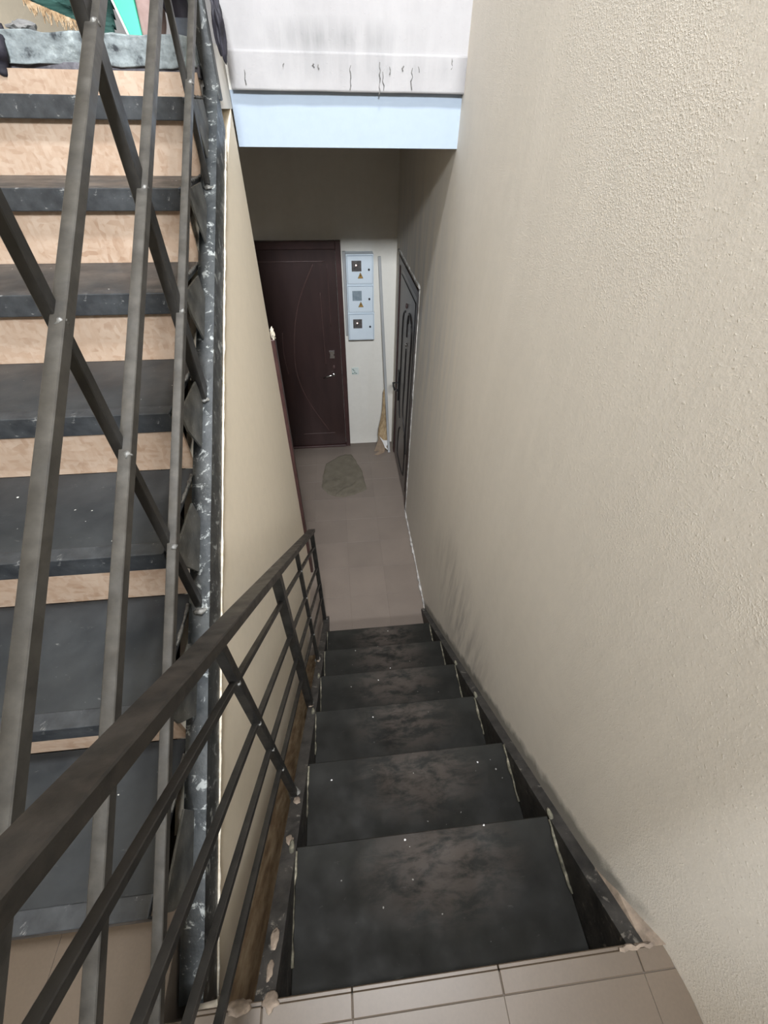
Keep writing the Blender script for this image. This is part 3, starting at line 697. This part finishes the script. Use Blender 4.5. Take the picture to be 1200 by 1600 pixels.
tube(b, [(-0.066, yb - 0.045, -0.733), (-0.066, yb - 0.075, -0.733), (-0.10, yb - 0.08, -0.730), (-0.14, yb - 0.078, -0.738), (-0.175, yb - 0.075, -0.752)], [0.008, 0.008, 0.009, 0.008, 0.006], 8)
obj('handle', b, 'chrome', leaf, smooth=True, label='bright lever handle')

# ------------------------------------------------------------------ door in the right wall (door_2)
d2 = struct_empty('door_2', (0.57, 3.54, ZF))
b = bm_new()
x0, x1 = XW - 0.002, XW + 0.055
box(b, x0, x1, 3.022, 3.085, ZF, 0.372); box(b, x0, x1, 3.985, 4.055, ZF, 0.372); box(b, x0, x1, 3.085, 3.985, 0.315, 0.372); bevel(b, 0.003)
obj('door_frame', b, 'maroon_frame', d2)
b = bm_new(); box(b, XW + 0.008, XW + 0.05, 3.087, 3.983, ZF + 0.008, 0.313); bevel(b, 0.003)
lf = obj('door_leaf', b, 'greydoor', d2)
b = bm_new(); xg = XW + 0.007
def gl(pts, r=0.008):
    P_ = [Vector((xg, p[0], p[1])) for p in pts]; out = []
    for i in range(len(P_) - 1):
        p0, p1, p2, p3 = P_[max(i - 1, 0)], P_[i], P_[i + 1], P_[min(i + 2, len(P_) - 1)]
        for s in range(6):
            t_ = s / 6; out.append(0.5 * ((2 * p1) + (-p0 + p2) * t_ + (2 * p0 - 5 * p1 + 4 * p2 - p3) * t_ * t_ + (-p0 + 3 * p1 - 3 * p2 + p3) * t_ ** 3))
    out.append(P_[-1]); tube(b, out, r, 6)
gl([(3.60, 0.06), (3.68, 0.02), (3.72, -0.10), (3.73, -0.45), (3.74, -0.75), (3.70, -0.92), (3.66, -0.97)], 0.009)
gl([(3.44, 0.02), (3.43, 0.085), (3.47, 0.02), (3.475, -0.10)], 0.008)
gl([(3.475, -0.20), (3.478, -0.5), (3.49, -0.79), (3.30, -1.00), (3.28, -1.2), (3.28, -1.38)], 0.009)
gl([(3.42, 0.10), (3.34, 0.11), (3.25, 0.05), (3.235, -0.06), (3.255, -0.3), (3.262, -0.6), (3.27, -0.90), (3.22, -1.1)], 0.010)
gl([(3.62, -1.06), (3.68, -1.10), (3.715, -1.2), (3.725, -1.42), (3.6, -1.45), (3.4, -1.45), (3.28, -1.40)], 0.009)
gl([(3.14, 0.26), (3.14, -0.5), (3.14, -1.5)], 0.005); gl([(3.14, 0.26), (3.5, 0.26), (3.9, 0.26)], 0.005)
obj('moulding', b, 'groove', lf, smooth=True, label='black curved inlay lines')
b = bm_new(); lump(b, (XW - 0.001, 3.447, -0.154), (0.010, 0.016, 0.018), 2, 0.05); obj('peephole', b, 'chrome', lf, smooth=True)
b = bm_new(); lump(b, (XW + 0.002, 3.545, 0.12), (0.008, 0.02, 0.022), 2, 0.05); obj('rosette', b, 'maroon_ridge', lf, smooth=True)
b = bm_new(); box(b, XW - 0.004, XW + 0.009, 3.80, 3.86, -0.86, -0.56); bevel(b, 0.003)
tube(b, [(XW - 0.002, 3.83, -0.68), (XW - 0.05, 3.83, -0.68), (XW - 0.055, 3.76, -0.68), (XW - 0.05, 3.70, -0.685)], 0.009, 8)
tube(b, [(XW + 0.0, 3.83, -0.76), (XW - 0.016, 3.83, -0.76)], 0.014, 10)
obj('handle', b, 'black', lf, smooth=False, label='black lever handle on a long plate')
b = bm_new(); tube(b, [(XW - 0.016, 3.83, -0.76), (XW - 0.021, 3.83, -0.76)], 0.009, 10); obj('lock_cylinder', b, 'chrome', lf)

# ------------------------------------------------------------------ closet door behind the corner (door_3)
d3 = struct_empty('door_3', (-0.8, 2.3, ZF))
b = bm_new(); box(b, -0.46, -0.338, 2.301, 2.345, ZF, 0.36); box(b, -1.22, -1.16, 2.301, 2.345, ZF, 0.36); box(b, -1.16, -0.46, 2.301, 2.345, 0.30, 0.36); bevel(b, 0.003)
obj('door_frame', b, 'maroon_frame', d3)
b = bm_new(); box(b, -1.158, -0.462, 2.30, 2.335, ZF + 0.008, 0.298); bevel(b, 0.003); l3 = obj('door_leaf', b, 'maroon', d3)
b = bm_new(); tube(b, [(-1.09, 2.334, -0.68), (-1.09, 2.375, -0.68), (-1.02, 2.38, -0.68), (-0.97, 2.375, -0.685)], 0.009, 8); obj('handle', b, 'chrome', l3, smooth=True)
b = bm_new(); lump(b, (-0.345, 2.312, 0.385), (0.010, 0.014, 0.032), 6, 0.8, 3); roughen(b, 0.006, 60)
obj('foam', b, 'foam', d3, smooth=True, label='pale dried foam above the frame corner')

# ------------------------------------------------------------------ meter boxes
def meter(zc, hh, x0, x1, label, tri, lit):
    ybk, yf = YB - 0.001, YB - 0.115
    t = thing('meter_box', label, 'meter box', ((x0 + x1) / 2, ybk, zc), 'electricity meter boxes stacked on the back wall')
    b = bm_new(); box(b, x0, x1, yf, ybk, zc - hh, zc + hh); bevel(b, 0.003); obj('case', b, 'meter_case', t)
    b = bm_new(); box(b, x0 + 0.0085, x1 - 0.0085, yf - 0.002, yf + 0.001, zc - hh + 0.0085, zc + hh - 0.0085); obj('seam', b, 'gasket', t)
    wx0, wx1, wz0, wz1 = x0 + 0.048, x0 + 0.132, zc - 0.012, zc + 0.072
    dx0, dx1, dz0, dz1 = x0 + 0.012, x1 - 0.012, zc - hh + 0.012, zc + hh - 0.012
    b = bm_new()
    for a in ((dx0, wx0, dz0, dz1), (wx1, dx1, dz0, dz1), (wx0, wx1, dz0, wz0), (wx0, wx1, wz1, dz1)): box(b, a[0], a[1], yf - 0.009, yf - 0.002, a[2], a[3])
    bmesh.ops.remove_doubles(b, verts=b.verts[:], dist=0.0001)
    dr = obj('door', b, 'meter_case', t)
    b = bm_new(); box(b, wx0, wx1, yf - 0.0045, yf - 0.0021, wz0, wz1); obj('meter_window', b, 'dark_glass' if lit else 'grey_glass', dr)
    if lit:
        b = bm_new(); lump(b, ((wx0 + wx1) / 2 - 0.004, yf - 0.006, zc + 0.036), (0.0052, 0.003, 0.0052), 0, 0); obj('indicator_light', b, 'led', dr, label='small lit indicator')
    b = bm_new(); tube(b, [(x1 - 0.042, yf - 0.009, zc + 0.004), (x1 - 0.042, yf - 0.018, zc + 0.004)], 0.0085, 12); obj('lock', b, 'black', dr, label='round black lock')
    if tri:
        cx = x0 + 0.122; cz = zc - 0.042
        b = bm_new(); prism(b, [(cx - 0.023, cz - 0.022), (cx + 0.023, cz - 0.022), (cx, cz + 0.024)], 1, yf - 0.0115, yf - 0.009); s = obj('warning_sign', b, 'yellow', dr, label='yellow warning triangle with black lightning bolt')
        b = bm_new(); y_ = yf - 0.0125
        prism(b, [(cx + 0.001, cz + 0.013), (cx - 0.006, cz - 0.003), (cx - 0.001, cz - 0.003), (cx - 0.003, cz - 0.017), (cx + 0.006, cz + 0.001), (cx + 0.001, cz + 0.001), (cx + 0.004, cz + 0.011)], 1, y_, y_ + 0.001)
        b2 = b
        for (p, q) in (((cx - 0.023, cz - 0.022), (cx + 0.023, cz - 0.022)), ((cx + 0.023, cz - 0.022), (cx, cz + 0.024)), ((cx, cz + 0.024), (cx - 0.023, cz - 0.022))):
            bar(b2, (p[0], y_ + 0.0003, p[1]), (q[0], y_ + 0.0003, q[1]), 0.0008, 0.0018, (0, 1, 0))
        obj('warning_print', b, 'black', dr)
meter(0.249, 0.1185, 0.104, 0.343, 'topmost meter box of the stack, with warning triangle and a lit indicator', True, True)
meter(0.011, 0.1185, 0.102, 0.344, 'middle meter box of the stack, with warning triangle and an empty grey window', True, False)
meter(-0.233, 0.1245, 0.100, 0.349, 'bottom meter box of the stack, without a warning triangle', False, True)
b = bm_new(); box(b, 0.078, 0.1065, YB - 0.03, YB, -0.345, 0.37); bevel(b, 0.002)
o = obj('backing_board', b, 'pole', loc=(0.09, YB - 0.02, 0)); tag(o, 'narrow grey board behind the left side of the meter boxes', 'board')

t = thing('light_switch', 'small white square switch plate with green marks under the meter boxes', 'switch', (0.155, YB, -0.72))
b = bm_new(); box(b, 0.118, 0.192, YB - 0.010, YB, -0.76, -0.682); bevel(b, 0.003); obj('plate', b, 'plate', t)
b = bm_new()
for x, z, w_, h_ in ((0.132, -0.700, 0.012, 0.008), (0.140, -0.712, 0.010, 0.008), (0.150, -0.722, 0.008, 0.006), (0.130, -0.744, 0.014, 0.008), (0.150, -0.739, 0.012, 0.009), (0.166, -0.744, 0.014, 0.007)):
    box(b, x - w_ / 2, x + w_ / 2, YB - 0.0115, YB - 0.009, z - h_ / 2, z + h_ / 2)
obj('green_marks', b, 'green_ink', t, label='dark green marks')

# ------------------------------------------------------------------ pole and straw bundle in the corner
b = bm_new(); bar(b, (0.505, 3.99, ZF + 0.003), (0.402, YB - 0.018, 0.33), 0.026, 0.018); bevel(b, 0.002)
o = obj('pole', b, 'pole', loc=(0.505, 3.99, ZF)); tag(o, 'long thin grey pole leaning in the corner by the meter boxes', 'pole')
t = thing('broom', 'tan straw bundle standing in the corner, narrow top, white paper at its foot', 'broom', (0.44, 4.06, ZF))
b = bm_new()
rows = [(-0.865, 0.462, 0.006, 4.10), (-0.92, 0.455, 0.017, 4.10), (-1.05, 0.458, 0.023, 4.10), (-1.16, 0.456, 0.028, 4.095), (-1.25, 0.452, 0.040, 4.09), (-1.35, 0.447, 0.055, 4.08), (-1.43, 0.445, 0.062, 4.075), (-1.50, 0.448, 0.058, 4.07), (-1.61, 0.455, 0.05, 4.06)]
rings = []
for z_, cx, r_, cy in rows:
    ring = []
    for k in range(20):
        a = 2 * math.pi * k / 20; rr = r_ * (1 + 0.16 * noise.noise(Vector((k * 0.9, z_ * 9, 0))))
        ring.append(b.verts.new((cx + math.cos(a) * rr, cy + math.sin(a) * rr * 0.6, z_)))
    rings.append(ring)
for A, B in zip(rings, rings[1:]):
    for k in range(20): b.faces.new([A[k], A[(k + 1) % 20], B[(k + 1) % 20], B[k]])
b.faces.new(rings[0]); b.faces.new(rings[-1][::-1]); bmesh.ops.recalc_face_normals(b, faces=b.faces[:])
obj('straw_head', b, 'straw', t, smooth=True)
b = bm_new()
for i in range(60):
    a = random.uniform(0, 2 * math.pi); r_ = 0.055
    x, y = 0.447 + math.cos(a) * r_, 4.075 + math.sin(a) * r_ * 0.6
    tube(b, [(0.456 + math.cos(a) * 0.02, 4.097 + math.sin(a) * 0.015, -1.1), (x, y, -1.40), (x + random.uniform(-0.01, 0.01), y - 0.01, -1.55)], [0.001, 0.0018, 0.0012], 4)
obj('straws', b, 'straw', t, kind='stuff')
b = bm_new()
prism(b, [(0.39, -1.41), (0.44, -1.47), (0.49, -1.475), (0.488, -1.53), (0.475, -1.56), (0.505, -1.618), (0.46, -1.57), (0.435, -1.50)], 1, 4.012, 4.017); roughen(b, 0.006, 30, 2, (0.2, 1, 0.2))
obj('paper_wrap', b, 'paper', t, label='torn white paper wrapped at the foot')
b = bm_new(); prism(b, [(0.335, 3.955), (0.40, 4.02), (0.46, 4.03), (0.45, 3.99), (0.37, 3.945)], 2, ZF + 0.001, ZF + 0.006)
prism(b, [(0.335, ZF + 0.002), (0.39, ZF + 0.18), (0.45, ZF + 0.14), (0.46, ZF + 0.002)], 1, 4.022, 4.027)
o = obj('cardboard_flap', b, 'cardboard', t, label='brown flap at the foot')

# ------------------------------------------------------------------ rag on the lower floor
b = bm_new()
outline = [(-0.225, 3.83), (-0.05, 3.98), (0.07, 3.99), (0.13, 3.80), (0.172, 3.66), (0.20, 3.35), (0.07, 3.28), (-0.05, 3.25), (-0.12, 3.26), (-0.21, 3.32), (-0.27, 3.42), (-0.26, 3.60)]
c = Vector((-0.02, 3.60)); K = 22; rings = []
n_o = len(outline)
def edge_pt(a):
    a = a % 1.0 * n_o; i = int(a); f = a - i
    p, q = Vector(outline[i % n_o]), Vector(outline[(i + 1) % n_o]); return p.lerp(q, f)
A_ = 96
for r in range(1, K + 1):
    s = r / K; ring = []
    for k in range(A_):
        p = c.lerp(edge_pt(k / A_), s)
        h = 0.006 + 0.010 * max(0, noise.noise(Vector((p.x * 9, p.y * 9, 0)))) + 0.022 * max(0, 1 - abs((p - Vector((-0.1, 3.3))).dot(Vector((0.62, -0.78)).normalized()) - 0.01 * math.sin(p.x * 40)) / 0.018) * (1 if -0.25 < p.x < 0.19 and p.y < 3.75 else 0) * 0.6
        h += 0.016 * max(0, noise.noise(Vector((p.x * 26, p.y * 22, 5)))) * (1 if (p - Vector((-0.17, 3.38))).length < 0.17 else 0.2)
        ring.append(b.verts.new((p.x + 0.012 * s * noise.noise(Vector((k * 0.4, 0, 2))), p.y + 0.012 * s * noise.noise(Vector((k * 0.4, 4, 2))), ZF + (h if r < K else 0.001))))
    rings.append(ring)
cv = b.verts.new((c.x, c.y, ZF + 0.008))
for k in range(A_): b.faces.new([cv, rings[0][k], rings[0][(k + 1) % A_]])
for A, B in zip(rings, rings[1:]):
    for k in range(A_): b.faces.new([A[k], B[k], B[(k + 1) % A_], A[(k + 1) % A_]])
bmesh.ops.recalc_face_normals(b, faces=b.faces[:])
o = obj('floor_rag', b, 'rag', loc=(0, 3.6, ZF), smooth=True); tag(o, 'crumpled grey-green rag spread on the lower landing floor', 'rag')

for o in bpy.data.objects:
    if '_w' in o: del o['_w']
